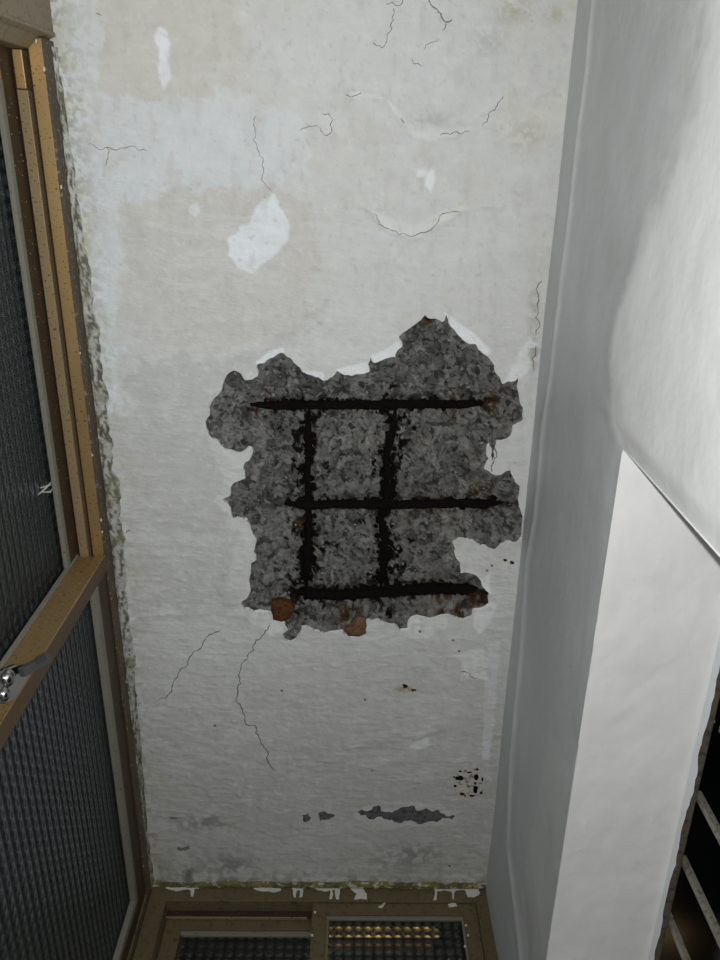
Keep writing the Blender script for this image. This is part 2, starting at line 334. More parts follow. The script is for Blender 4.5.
def ceil_h(U, V):
    px, py = ceil_px(U, V); far = sstep(330, 620, py)
    h = (fbm(U * 9, V * 9, 3, 3) - .5) * .006
    h += (fbm(U * 50, V * 65, 4, 4) - .5) * (.0010 + .0012 * far)          # brush-dragged lumps, coarser to the far end
    h += (fbm(U * 130, V * 170, 5, 3) - .5) * (.0004 + .0008 * far)
    for i, (P, c, st, rg) in enumerate(PATCH):
        wx, wy = warp(px, py, rg, 100 + i); h += st * .001 * (1 - sstep(-1.2, 1.2, poly_sd(wx, wy, P)))
    for i, (P, wd, st) in enumerate(CEIL_LINES):
        wx, wy = warp(px, py, 4, 300 + i); d = line_d(wx, wy, P); h += st * .0030 * np.exp(-(d / wd) ** 2)
    sd = poly_sd(px, py, SPALL); h += .0018 * np.exp(-np.clip(sd, 0, 40) / 7) * (fbm(px / 18, py / 18, 9, 3) - .2)   # plaster lifting around the break
    return h
def ceil_c(U, V):
    px, py = ceil_px(U, V); n = U.size
    t = fbm(px / 60, py / 60, 21, 4)[:, None]
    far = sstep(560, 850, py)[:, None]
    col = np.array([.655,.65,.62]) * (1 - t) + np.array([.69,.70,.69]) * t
    col = col * (1 - far) + np.array([.53,.522,.495]) * far  # far end painted darker to deepen the flash falloff
    for i in reversed(range(len(PATCH))):
        P, c, st, rg = PATCH[i]; wx, wy = warp(px, py, rg, 100 + i)
        k = (1 - sstep(-1.3, 1.3 if rg < 6 else 6, poly_sd(wx, wy, P)))[:, None] * (1 if rg < 6 else .8)
        col = col * (1 - k) + np.array(c) * k
    def blend(k, c):
        nonlocal col
        k = np.clip(k, 0, 1)[:, None]; col = col * (1 - k) + np.array(c) * k
    n1 = fbm(px / 5, py / 5, 31, 4); n2 = fbm(px / 22, py / 22, 33, 3)
    n3 = fbm(px / 30, py / 7, 35, 4); n4 = fbm(px / 9, py / 26, 36, 4)            # trowel drags, roller streaks
    blend(sstep(.56, .72, n3) * .3, (.73,.735,.73)); blend(sstep(.60, .74, n4) * .35, (.58,.57,.54)); blend(sstep(.66, .74, n1) * .35, (.76,.77,.77)); blend(sstep(.30, .22, n1) * .4, (.50,.49,.46))
    for i, (P, wd, st) in enumerate(CEIL_LINES):
        wx, wy = warp(px, py, 4, 300 + i); d = line_d(wx, wy - 1.5, P); blend(np.exp(-(d / 2.2) ** 2) * st * .7 * sstep(.35, .6, n2), (.80,.80,.78))  # pale rims painted along the raised edges as if lit
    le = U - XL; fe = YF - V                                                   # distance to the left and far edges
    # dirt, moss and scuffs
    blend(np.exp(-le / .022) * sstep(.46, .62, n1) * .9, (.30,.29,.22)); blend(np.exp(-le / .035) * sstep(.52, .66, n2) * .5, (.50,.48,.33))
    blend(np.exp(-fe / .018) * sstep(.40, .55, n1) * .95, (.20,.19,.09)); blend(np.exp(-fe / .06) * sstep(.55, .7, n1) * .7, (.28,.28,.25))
    for cx, cy, rx, ry, k, c in [(205,822,34,9,.8,(.30,.30,.28)),(232,868,18,14,.8,(.26,.26,.24)),(212,862,44,12,.45,(.36,.35,.32)),(188,875,8,12,.8,(.2,.2,.18)),(415,855,34,10,.75,(.27,.27,.25)),(400,860,60,14,.4,(.36,.36,.33)),
                               (515,10,20,14,.5,(.42,.40,.27)),(555,14,14,9,.5,(.45,.43,.30)),(487,40,22,22,.35,(.45,.44,.38)),(525,135,22,18,.45,(.46,.44,.38)),(430,120,24,10,.4,(.42,.42,.37)),(405,690,12,3,.8,(.36,.28,.16)),(425,672,9,8,.3,(.4,.4,.36)),
                               (534,352,6,18,.6,(.34,.32,.27)),(534,310,6,30,.5,(.42,.40,.33)),(75,105,14,10,.5,(.50,.48,.33)),(350,660,120,22,.12,(.45,.45,.42)),(300,700,60,30,.15,(.5,.5,.48)),(480,690,14,40,.25,(.5,.49,.45))]:
        g = np.exp(-(((px - cx) / rx) ** 2 + ((py - cy) / ry) ** 2)); blend(g * sstep(.40, .60, n1 + .1 * (g - .5)) * k * 1.2, c)
    return np.clip(col, .01, .95)
def ceil_keep(U, V):
    px, py = ceil_px(U, V); return poly_sd(px, py, SPALL_R)
us = np.linspace(XL - .005, XR + .004, 262)
vs = np.concatenate([np.linspace(YN, -.26, 16)[:-1], np.linspace(-.26, YF + .004, 640)])
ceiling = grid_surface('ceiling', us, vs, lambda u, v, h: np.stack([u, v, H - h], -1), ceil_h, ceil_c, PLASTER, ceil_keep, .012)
tag(ceiling, 'old peeling white plaster ceiling with a large broken hole to bare concrete', 'ceiling', kind='structure')

# bare concrete inside the break: faceted crushed stone and mortar
BARS_X = [([(250,406),(300,405),(370,405),(430,404),(484,405)], 8.2), ([(284,506),(330,504),(400,505),(460,503),(503,505)], 8.6), ([(293,594),(340,595),(390,592),(440,588),(484,590)], 9.5)]
BARS_Y = [([(309,410),(308,430),(309,455),(307,480),(309,500),(308,545),(306,590)], 7.5), ([(396,408),(393,430),(386,460),(388,490),(380,515),(385,545),(381,590)], 7.8)]
NS = 1900
seeds = RNG.uniform([-.25, .20], [.29, .82], (NS, 2)); s_h = RNG.uniform(-1, 1, NS); s_t = RNG.normal(0, 1, (NS, 2)); s_c = RNG.choice([.13,.16,.19,.21,.23,.26,.17,.06,.045,.15,.2], NS); s_w = RNG.uniform(.0, .006, NS)
s_a = RNG.uniform(0, math.pi, NS); s_k = RNG.uniform(1.0, 3.4, NS); s_ca, s_sa = np.cos(s_a), np.sin(s_a)
def cells(U, V):
    d1 = np.full(U.shape, 9.); d2 = d1.copy(); id1 = np.zeros(U.shape, int)
    wu = U + .006 * (fbm(U * 90, V * 90, 61, 2) - .5); wv = V + .006 * (fbm(U * 90, V * 90, 62, 2) - .5)
    for a in range(0, U.size, 4000):
        dx_, dy_ = wu[a:a+4000, None] - seeds[None, :, 0], wv[a:a+4000, None] - seeds[None, :, 1]
        q = np.hypot(dx_ * s_ca + dy_ * s_sa, (dy_ * s_ca - dx_ * s_sa) * s_k) - s_w
        ix = np.argpartition(q, 1, 1)[:, :2]; r = np.arange(len(ix)); A, B = q[r, ix[:, 0]], q[r, ix[:, 1]]; sw = A > B
        id1[a:a+4000] = np.where(sw, ix[:, 1], ix[:, 0]); d1[a:a+4000] = np.minimum(A, B); d2[a:a+4000] = np.maximum(A, B)
    return id1, d1, d2
_cache = {}
def conc_cells(U, V):
    k = U.size
    if k not in _cache: _cache[k] = cells(U, V)
    return _cache[k]
def conc_px(U, V): return to_px(U, V, np.full(U.shape, H + .018))
def conc_depth0(px, py):
    return .004 + .017 * sstep(0, 26, -poly_sd(px, py, SPALL))
def conc_h(U, V):
    px, py = ceil_px(U, V); i, d1, d2 = conc_cells(U, V)
    dep = conc_depth0(px, py) + (fbm(U * 22, V * 22, 41, 3) - .5) * .012
    inn = sstep(0, 8, -poly_sd(px, py, SPALL)) * .8 + .2
    du, dv = U - seeds[i, 0], V - seeds[i, 1]
    dep += inn * (s_h[i] * .003 + (s_t[i, 0] * du + s_t[i, 1] * dv) * .22) + .002 * inn * np.exp(-(d2 - d1) / .0012)
    dep += (fbm(U * 200, V * 200, 43, 3) - .5) * .003
    qx, qy = conc_px(U, V)
    for P, r in BARS_X + BARS_Y: dep += .006 * np.exp(-(line_d(qx, qy, P) / 7) ** 2)
    return -np.maximum(dep, .003)
def conc_c(U, V):
    px, py = conc_px(U, V); i, d1, d2 = conc_cells(U, V)
    g = s_c[i] * (.8 + .4 * fbm(U * 300, V * 300, 45, 3)); base = .18 + .14 * (fbm(U * 60, V * 60, 47, 3) - .5)
    g = g * .6 + base * .4
    g = g * (1 - .8 * np.exp(-(d2 - d1) / .0007) * sstep(.42, .6, fbm(U * 50, V * 50, 48, 2)))
    warm = fbm(U * 14, V * 14, 49, 3)[:, None]
    col = g[:, None] * (np.array([1.0,1.0,.96]) * (1 - warm) + np.array([1.03,.99,.89]) * warm)
    n1 = fbm(px / 4.5, py / 4.5, 51, 4); n2 = fbm(px / 13, py / 13, 52, 3)
    def blend(k, c):
        nonlocal col
        k = np.clip(k, 0, 1)[:, None]; col = col * (1 - k) + np.array(c) * k
    for P, r in BARS_X: blend(1 - sstep(-1.5, 1.5, line_d(px, py, P) - 5 - 26 * (n1 - .55)), (.010,.008,.006))
    for P, r in BARS_Y: blend(1 - sstep(-1.2, 1.2, line_d(px, py, P) - 7.5 - 80 * (n1 - .54) - 46 * (n2 - .5)), (.008,.006,.005))
    blend(1 - sstep(-2, 2, line_d(px, py, BARS_X[2][0]) - 7 - 22 * (n1 - .5)), (.009,.007,.006))
    for cx, cy, rr, k in [(262,407,9,1),(492,403,9,1),(455,414,9,.9),(456,396,6,.8),(312,437,7,.8),(384,448,7,.8),(300,525,5,.9),(430,510,18,.5),(480,497,14,.8),(450,607,16,1),(470,598,13,.9),(428,318,6,1.1),(377,515,8,.7),(282,600,10,.6),(350,612,14,.8),(440,596,14,.6)]:
        k2 = np.exp(-(((px - cx) / rr) ** 2 + ((py - cy) / rr) ** 2)) * k
        blend(k2 * sstep(.40, .52, n1), (.10,.045,.016)); blend(k2 * sstep(.56, .62, n1) * .9, (.018,.010,.007))
    blend(sstep(.62, .68, fbm(U * 130, V * 130, 55, 3)) * .85, (.04,.04,.039)); blend(sstep(.62, .72, fbm(U * 70, V * 45, 56, 3)) * .5, (.30,.295,.27))
    return np.clip(col, .004, .9)
def conc_keep(U, V): px, py = ceil_px(U, V); return 3.0 - poly_sd(px, py, SPALL)
lo, hi = SP_W.min(0) - .01, SP_W.max(0) + .01
conc = grid_surface('bare_concrete', np.linspace(lo[0], hi[0], 270), np.linspace(lo[1], hi[1], 310), lambda u, v, h: np.stack([u, v, H - h], -1), conc_h, conc_c, CONC, conc_keep, 0, ceiling, smooth=False)
tag(conc, 'rough grey bare concrete with crushed stone showing in the ceiling hole', kind='stuff')

# stones: angular chips; the larger ones are pieces of their own, the grit is one mesh
def chip(seed, r=1.0):
    rr = random.Random(seed); bm = bmesh.new()
    for _ in range(13):
        v = Vector((rr.gauss(0, 1), rr.gauss(0, 1), rr.gauss(0, 1))).normalized() * rr.uniform(.75, 1.05)
        bm.verts.new((v.x * r, v.y * r * .72, v.z * r * .42))
    bmesh.ops.convex_hull(bm, input=bm.verts); loose = [v for v in bm.verts if not v.link_faces]
    bmesh.ops.delete(bm, geom=loose, context='VERTS'); return bm
chips = []
for s in range(10):
    bm = chip(s); row = []
    for m in STONES:
        me = bpy.data.meshes.new('stone'); bm.to_mesh(me); me.materials.append(m); row.append(me)
    chips.append(row); bm.free()
_rx, _ry = np.meshgrid(np.arange(200, 530.), np.arange(310, 650.)); _sdr = poly_sd(_rx, _ry, SPALL)
_bdr = np.min([line_d(_rx, _ry, P) for P, r in BARS_X + BARS_Y], 0)
def spall_point(rr, margin):
    while True:
        px, py = rr.uniform(206, 522), rr.uniform(315, 640)
        i, j = int(px - 200), int(py - 310)
        if _sdr[j, i] > -margin or _bdr[j, i] < margin + 5: continue
        return px, py
rr = random.Random(5)
placed = []; tries = 0
while len(placed) < 170 and tries < 6000:
    tries += 1; size = rr.choice([.006,.0075,.009,.011,.013,.016])
    px, py = spall_point(rr, size * 620 * .75); p = on_z(px, py)
    if any(math.hypot(p[0]-q[0], p[1]-q[1]) < (size + q[2]) * .75 for q in placed): continue
    placed.append((p[0], p[1], size))
_cache.clear(); PZ = H - conc_h(np.array([p[0] for p in placed]), np.array([p[1] for p in placed])); _cache.clear()
for (x, y, size), z in zip(placed, PZ):
    o = bpy.data.objects.new('stone', rr.choice(chips)[rr.choice([0,0,1,1,1,2,2,3])]); C.objects.link(o); o.parent = ceiling
    o.location = (x, y, EYE + z + size * .22)
    o.rotation_euler = (rr.uniform(-.3,.3), rr.uniform(-.3,.3), rr.uniform(0, 6.28)); o.scale = (size, size * rr.uniform(.6, 1.1), size)
def grit_mesh(n, seed, near_bars):
    r2 = random.Random(seed); base = []
    for s in range(6):
        bm = chip(50 + s); bm.verts.index_update(); base.append(([v.co.copy() for v in bm.verts], [[v.index for v in f.verts] for f in bm.faces])); bm.free()
    mb = MB(); P = []
    while len(P) < n:
        if near_bars:
            pts, r = r2.choice(BARS_Y + BARS_Y + BARS_X); k = r2.randrange(len(pts) - 1); t = r2.random()
            px = pts[k][0] * (1-t) + pts[k+1][0] * t + r2.gauss(0, 5); py = pts[k][1] * (1-t) + pts[k+1][1] * t + r2.gauss(0, 5)
        else: px, py = spall_point(r2, 2)
        P.append(on_z(px, py)[:2])
    P = np.array(P); _cache.clear(); Z = H - conc_h(P[:, 0], P[:, 1])
    for (x, y), z in zip(P, Z):
        vs_, fs_ = r2.choice(base); s = r2.uniform(.002, .0048) * (1.2 if near_bars else 1); R = Matrix.Rotation(r2.uniform(0, 6.3), 3, 'Z') @ Matrix.Rotation(r2.uniform(-.6, .6), 3, 'X')
        mb.add([tuple(R @ (v * s) + Vector((x, y, z))) for v in vs_], fs_)
    return mb
for k, n in ((0, 160), (1, 160), (2, 170)):
    o = grit_mesh(n, 70 + k, False).build('fine_aggregate', STONES[k], ceiling); tag(o, 'small broken stone grit stuck in the bare concrete', kind='stuff')

# big rust-stained stones at the lower rim
def big_stone(cx, cy, outline, m, z_off):
    pts = [on_z(cx + a, cy + b, H) for a, b in outline]; mb = MB(); n = len(pts); c = sum(pts) / n
    top = [p * 1 + np.array([0, 0, .012]) for p in pts]; mid = [p + np.array([0, 0, .001]) for p in pts]; low = [c + (p - c) * .62 + np.array([0, 0, z_off + random.uniform(-.002, .002)]) for p in pts]
    mb.add(top + mid + low + [c + np.array([.002, .001, z_off * 1.3])], [(i, (i+1)%n, n+(i+1)%n, n+i) for i in range(n)] + [(n+i, n+(i+1)%n, 2*n+(i+1)%n, 2*n+i) for i in range(n)] + [(2*n+i, 2*n+(i+1)%n, 3*n) for i in range(n)])
    return mb.build('rusty_stone', m, ceiling)
tag(big_stone(282, 611, [(-11,-9),(-2,-11),(8,-8),(13,-1),(8,8),(0,12),(-9,9),(-11,1)], RUSTST, -.004), 'rust-brown stained stone at the lower left rim of the hole')
tag(big_stone(355, 626, [(-11,4),(-4,-2),(2,-9),(10,-8),(12,0),(11,8),(4,11),(-7,10)], RUSTST2, -.004), 'rust-brown stained stone at the lower middle rim of the hole')

# ------------------------------------------------------------------ reinforcing bars
def rebar(pts, r_px, dz, seed, gaps, label, ribs):
    r1 = random.Random(seed); P = [on_z(*p, H + dz) - np.array([0, 0, dz]) for p in pts]; dense = []
    for a, b in zip(P[:-1], P[1:]):
        n = max(2, int(np.linalg.norm(b - a) / .003)); dense += [a + (b - a) * k / n for k in range(n)]
    dense.append(P[-1]); tot = len(dense); r0 = r_px * .00079; n = 10; rad = []
    for i, p in enumerate(dense):
        e = min(i, tot - 1 - i) * .003; f = .35 + .65 * min(1, e / .03)
        rib = 1.10 if (ribs and i % 4 == 0) else 1.0
        ang = [r0 * f * rib * (.82 + .5 * float(fbm(np.array(i * .21 + seed * 9), np.array(k * .8 + seed), seed, 3))) for k in range(n)]
        rad.append(ang)
    line = [p + np.array([0, 0, dz + .010 * max(0, 1 - min(i, tot-1-i) * .003 / .035)]) for i, p in enumerate(dense)]
    root = empty('rebar', (line[0][0], line[0][1], line[0][2] + EYE))
    b = MB().tube(line, rad, n).build('bar', RUST, None); under(root, b)
    # scabs of rust swelling off the bar
    mb = MB(); bm = chip(90 + seed); bm.verts.index_update(); vs_ = [v.co.copy() for v in bm.verts]; fs_ = [[v.index for v in f.verts] for f in bm.faces]; bm.free()
    for _ in range(gaps):
        i = r1.randrange(5, tot - 5); p = line[i]; s = r1.uniform(.004, .008) * (1 if ribs else 1.25); R = Matrix.Rotation(r1.uniform(0, 6.3), 3, 'Z') @ Matrix.Rotation(r1.uniform(-.5, .5), 3, 'X')
        off = r0 * r1.uniform(.5, 1.3 if ribs else 2.2) * r1.choice((-1, 1)); t = line[i+1] - line[i-1]; t = t / np.linalg.norm(t); q = np.array([t[1], -t[0], 0]) * off
        mb.add([tuple(R @ (v * s) + Vector(p + q + np.array([0, 0, r1.uniform(0, .006)]))) for v in vs_], fs_)
    k = mb.build('rust_scale', RUST, None); under(root, k); k['kind'] = 'stuff'
    return tag(root, label, 'rebar', 'corroded reinforcing bars in the ceiling hole')
rebar(BARS_X[0][0], 8.2, .009, 1, 26, 'black rusted steel bar running across the top of the concrete hole', True)
rebar(BARS_X[1][0], 8.8, .009, 2, 30, 'black rusted steel bar running across the middle of the concrete hole', True)
rebar(BARS_X[2][0], 10.5, .008, 3, 60, 'thick black rusted steel bar running across the bottom of the concrete hole', True)
rebar(BARS_Y[0][0], 6.6, .019, 4, 70, 'corroded lengthwise steel bar on the left, crossing behind the crosswise bars', False)
rebar(BARS_Y[1][0], 6.6, .019, 5, 85, 'corroded lengthwise steel bar on the right, crossing behind the crosswise bars', False)

# ------------------------------------------------------------------ cracks, scraped spots and the round rusty plug on the ceiling
_gu, _gv = np.linspace(XL - .005, XR + .004, 350), np.linspace(-.26, YF + .004, 700)
_gh = ceil_h(*[a.ravel() for a in np.meshgrid(_gu, _gv)]).reshape(700, 350)
def ceil_hi(U, V):
    a = np.clip((np.asarray(U) - _gu[0]) / (_gu[1] - _gu[0]), 0, 348.99); b = np.clip((np.asarray(V) - _gv[0]) / (_gv[1] - _gv[0]), 0, 698.99)
    i, j = a.astype(int), b.astype(int); x, y = a - i, b - j
    return (_gh[j, i]*(1-x) + _gh[j, i+1]*x)*(1-y) + (_gh[j+1, i]*(1-x) + _gh[j+1, i+1]*x)*y
def ceil_at(px, py, lift=.0007):
    p = on_z(px, py); return np.array([p[0], p[1], H - float(ceil_hi(p[0], p[1])) - lift])
def crack(pts, wpx, seed, name='crack', m=CRACK):
    r1 = random.Random(seed); P = [tuple(p) for p in pts]
    for _ in range(3):
        Q = []
        for a, b in zip(P[:-1], P[1:]):
            dx, dy = b[0]-a[0], b[1]-a[1]; k = r1.uniform(-.22, .22); Q.append(a)
            if math.hypot(dx, dy) > 3: Q.append(((a[0]+b[0])/2 - dy*k, (a[1]+b[1])/2 + dx*k))
        P = Q + [P[-1]]
    n = len(P); v = []
    for i, (x, y) in enumerate(P):
        a, b = P[max(i-1, 0)], P[min(i+1, n-1)]; l = math.hypot(b[0]-a[0], b[1]-a[1]) + 1e-6; nx, ny = -(b[1]-a[1])/l, (b[0]-a[0])/l
        hw = wpx * .42 * r1.uniform(.45, 1.2) * (.25 if i in (0, n-1) else 1); v += [ceil_at(x + nx*hw, y + ny*hw), ceil_at(x - nx*hw, y - ny*hw)]
    return MB().add(v, [(2*i, 2*i+1, 2*i+3, 2*i+2) for i in range(n-1)]).build(name, m, ceiling)
for i, (P, wd) in enumerate([
  ([(270,625),(256,640),(248,658),(240,678),(236,698),(241,706),(245,720),(256,726),(260,738),(268,752),(276,770)], 1.5),
  ([(222,628),(206,638),(198,650),(188,664),(178,676),(172,688),(166,698),(158,701)], 1.3), ([(141,702),(138,706)], 1.5),
  ([(424,-6),(432,6),(441,14),(446,22),(452,19)], 1.6), ([(446,22),(442,30)], 1.2), ([(386,4),(398,6),(403,-2)], 1.0), ([(393,8),(391,24),(387,40),(382,48),(372,42)], 1.0),
  ([(412,58),(414,64),(422,66)], 1.0), ([(438,40),(424,50)], .7), ([(345,95),(354,96),(362,93)], 1.0), ([(322,113),(333,119),(332,130),(324,135),(319,127)], 1.0), ([(300,131),(318,126)], .8),
  ([(440,136),(452,133),(470,131)], 1.0), ([(482,127),(488,114),(497,106),(503,96)], 1.0), ([(256,116),(253,140),(262,165),(272,192)], .8), ([(88,144),(112,149),(148,151)], .9), ([(107,146),(106,166)], .9),
  ([(374,213),(390,229),(410,236),(436,224),(462,212)], .9), ([(96,14),(102,16)], 1.2), ([(52,68),(58,64),(61,56)], 1.0), ([(460,672),(470,676),(477,678)], 1.2), ([(370,772),(374,769)], 1.2), ([(536,336),(539,300),(542,280)], 1.4), ([(533,372),(536,345)], 1.2),
  ([(169,817),(178,818)], 2.0), ([(400,118),(404,124)], 1.2), ([(125,533),(131,530)], 1.2), ([(495,445),(494,460),(492,472)], 1.6)]):
    crack(P, wd, 400 + i)
def spot(poly, m, name, seed, lift=.0006, it=2, amp=.25):
    P = np.array(ragged(poly, it, amp, seed)); W = np.array([on_z(*p)[:2] for p in P]); lo_, hi_ = W.min(0) - .001, W.max(0) + .001; nn_ = np.clip(((hi_ - lo_) / .0011).astype(int) + 2, 6, 160)
    return grid_surface(name, np.linspace(lo_[0], hi_[0], nn_[0]), np.linspace(lo_[1], hi_[1], nn_[1]), lambda u, v, h: np.stack([u, v, H - h], -1),
        lambda u, v: ceil_hi(u, v) + lift, lambda u, v: np.ones((u.size, 3)) * .1, m, lambda u, v: -poly_sd(*ceil_px(u, v), P), 0, ceiling)
spot([(357,812),(368,811),(374,806),(379,805),(381,811),(392,812),(404,806),(413,805),(419,810),(433,811),(444,813),(455,815),(452,819),(440,819),(432,820),(418,823),(408,820),(394,821),(388,819),(374,819),(366,815)], GRIME, 'scraped_cement', 1)
spot([(301,814),(308,813),(311,817),(307,822),(303,821)], GRIME, 'scraped_cement', 2); spot([(318,814),(326,812),(335,815),(330,819),(320,821)], GRIME, 'scraped_cement', 3)
spot([(178,846),(190,845),(190,849),(184,850),(178,850)], CRACK, 'dark_nick', 6); spot([(448,866),(449,865),(451,866),(450,867)], RUST, 'dark_nick', 7)
for k, (x, y) in enumerate([(420,632),(459,651),(453,640),(365,700),(215,725),(282,690),(492,566),(487,571)]): spot([(x-1.5,y-1),(x+1,y-1.2),(x+1.4,y+.8),(x-.8,y+1.2)], CRACK, 'dark_nick', 8 + k)
for k, (x, y, s) in enumerate([(505,560,1.4),(512,563,1.6),(405,687,2.0),(414,691,1.8)]): spot([(x-s*1.5,y-s),(x+s,y-s*.8),(x+s*1.6,y+s*.5),(x-s,y+s*.8)], RUSTO, 'rust_spot', 30 + k)
# plug
PLUGM = mat('plug plaster', rough=.8); speckle(PLUGM, (.56,.55,.51), (.22,.14,.07), 120, .56, .66)
pl = spot([(468 + 17*math.cos(t), 782 + 16*math.sin(t)) for t in np.linspace(0, 2*math.pi, 25)[:-1]], PLUGM, 'round_plug', 60, .0010, 1, .05); tag(pl, 'round filled fitting hole ringed with rust specks')
for k, (dx, dy, a, b) in enumerate([(-9,-5,4.8,2.8),(8,-6,2.6,3.2),(7,6,2.8,4.2),(9,-14,1.8,1.4),(-13,3,2,1.4),(1,-11,3,.9),(-6,11,3,1.8),(4,13,3.4,1.4),(14,-4,1.2,2.4),(13,10,1.6,1.6),(-14,-6,1.4,1),(-8,-12,2,1),(7,0,1.6,1.6),(-3,13,1.4,1)]):
    q = [(468+dx+a*math.cos(t)*(.8+.3*random.random()), 782+dy+b*math.sin(t)*(.8+.3*random.random())) for t in np.linspace(0, 5.5, 8)]
    o = spot(q, RUST if k < 3 else (RUSTO if k % 3 == 0 else RUST), 'rust_hole', 50 + k, .0016, 1, .2)
    o.parent = pl

# ragged mortar seam between ceiling and the left frame, and along the far window head
def seam(name, pts, wid, drop, colf, seed, n=260):
    pts = np.array(pts, float); s = np.concatenate([[0], np.cumsum(np.linalg.norm(np.diff(pts, axis=0), axis=1))]); t = np.linspace(0, s[-1], n)
    P = np.stack([np.interp(t, s, pts[:, k]) for k in range(3)], -1); nc = 9; v, col = [], []
    for i in range(n):
        for k in range(nc):
            a = k / (nc - 1); w_ = wid(t[i] / s[-1]); nz = float(fbm(np.array(t[i] * 90 + k * .5), np.array(k * .7 + seed), seed, 4)); nz2 = float(fbm(np.array(t[i] * 40.), np.array(seed + .5), seed + 3, 4))
            v.append(P[i] + w_ * a * (.55 + .9 * nz2) * (1 if k else 0) + np.array([0, 0, -drop * math.sin(math.pi * min(a * .9 + .1, 1)) * (.2 + 1.5 * nz) + (.003 if k in (0, nc-1) else 0)])); col.append(colf(t[i] / s[-1], a, nz, nz2))
    f = [(i*nc+k, i*nc+k+1, (i+1)*nc+k+1, (i+1)*nc+k) for i in range(n-1) for k in range(nc-1)]
    return MB().add(v, f).build(name, MOULD, ceiling, smooth=True, col=np.array(col))
def left_col(t, a, nz, nz2):
    c = np.array([.52,.52,.49]) if nz > .45 else np.array([.17,.16,.12]); k = max(0, min(1, (nz2 - .45) * 6)) * (.3 + .6 * t); c = c * (1 - k * .7) + np.array([.27,.26,.15]) * k * .7
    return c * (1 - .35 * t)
seam('mortar_seam', [(XL - .004, -.12, H - .004), (XL - .004, .7, H - .004), (XL - .004, YF, H - .004)], lambda t: np.array([.008 + .016 * math.sin(math.pi * min(1, t * 1.15)) ** 1.2, 0, 0]), .006, left_col, 5, 420)
seam('mortar_seam', [(XL, YF + .002, H - .003), (XR, YF + .002, H - .003)], lambda t: np.array([0, -.015, 0]), .004, lambda t, a, nz, nz2: (np.array([.17,.155,.065]) if nz < .64 else np.array([.42,.41,.34])) * (1.15 if nz2 > .5 else .75), 8, 300)

# ------------------------------------------------------------------ right wall with its window opening
YJ = 0.290                                    # near side of the opening
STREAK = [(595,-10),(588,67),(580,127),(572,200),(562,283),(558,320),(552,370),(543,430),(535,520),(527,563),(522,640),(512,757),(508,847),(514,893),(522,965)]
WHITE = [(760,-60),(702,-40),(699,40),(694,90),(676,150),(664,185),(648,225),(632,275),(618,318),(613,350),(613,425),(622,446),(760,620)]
LIGHTP = [(548,730),(542,773),(530,840),(523,893),(516,1000),(545,1000),(557,873),(570,773),(558,747)]
def wall_px(V, Z): return to_px(np.full(V.shape, XR), V, Z)
def rw_front(V, Z):      # where the picture coordinates of a wall point make sense
    c = np.tensordot(np.stack([np.full(V.shape, XR), V, Z], -1), M, axes=([-1], [0])); return c[..., 2] > .05
def rw_h(V, Z):
    px, py = wall_px(V, Z); ok = rw_front(V, Z); px = np.where(ok, px, 900); py = np.where(ok, py, 400)
    h = (fbm(V * 5, Z * 5, 71, 3) - .5) * .005 + (fbm(V * 24, Z * 20, 72, 3) - .5) * .0004
    h += .0022 * np.exp(-(line_d(px, py, STREAK) / 2.2) ** 2)
    wx, wy = warp(px, py, 7, 75); h += .003 * (1 - sstep(-14, 14, poly_sd(wx, wy, WHITE)))
    return h * sstep(0, .03, rw_keep(V, Z))
def rw_c(V, Z):
    px, py = wall_px(V, Z); ok = rw_front(V, Z); px = np.where(ok, px, 900); py = np.where(ok, py, 400)
    t = fbm(V * 9, Z * 4, 73, 4)[:, None]; col = np.array([.57,.60,.615]) * (1 - t) + np.array([.64,.665,.68]) * t
    def blend(k, c):
        nonlocal col
        k = np.clip(k, 0, 1)[:, None]; col = col * (1 - k) + np.array(c) * k
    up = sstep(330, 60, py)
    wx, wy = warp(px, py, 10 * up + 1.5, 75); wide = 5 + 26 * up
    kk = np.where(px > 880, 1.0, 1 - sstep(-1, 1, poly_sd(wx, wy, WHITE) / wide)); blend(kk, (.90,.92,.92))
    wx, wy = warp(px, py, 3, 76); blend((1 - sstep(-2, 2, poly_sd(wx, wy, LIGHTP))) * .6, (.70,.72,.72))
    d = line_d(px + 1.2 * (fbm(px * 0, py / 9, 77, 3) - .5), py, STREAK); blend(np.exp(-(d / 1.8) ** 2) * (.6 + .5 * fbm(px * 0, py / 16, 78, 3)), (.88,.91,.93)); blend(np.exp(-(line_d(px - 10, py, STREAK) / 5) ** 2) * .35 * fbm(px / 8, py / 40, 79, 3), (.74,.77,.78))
    blend(np.exp(-(((px - 612) / 9) ** 2 + ((py - 255) / 26) ** 2)) * .35, (.45,.46,.44))
    return col
def rw_keep(V, Z):
    return -np.minimum(np.minimum(V - YJ, 1.36 - V), np.minimum(ZS - Z, Z + .15))     # rectangle removed
vs2 = np.concatenate([np.linspace(YN, -.4, 12)[:-1], np.linspace(-.4, YF + .002, 420)]); zs2 = np.concatenate([np.linspace(-EYE, .1, 30)[:-1], np.linspace(.1, H + .003, 250)])
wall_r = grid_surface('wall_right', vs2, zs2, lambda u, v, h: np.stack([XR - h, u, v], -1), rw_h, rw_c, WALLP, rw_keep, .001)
tag(wall_r, 'grey-white painted wall on the right with a deep window opening', 'wall', kind='structure')
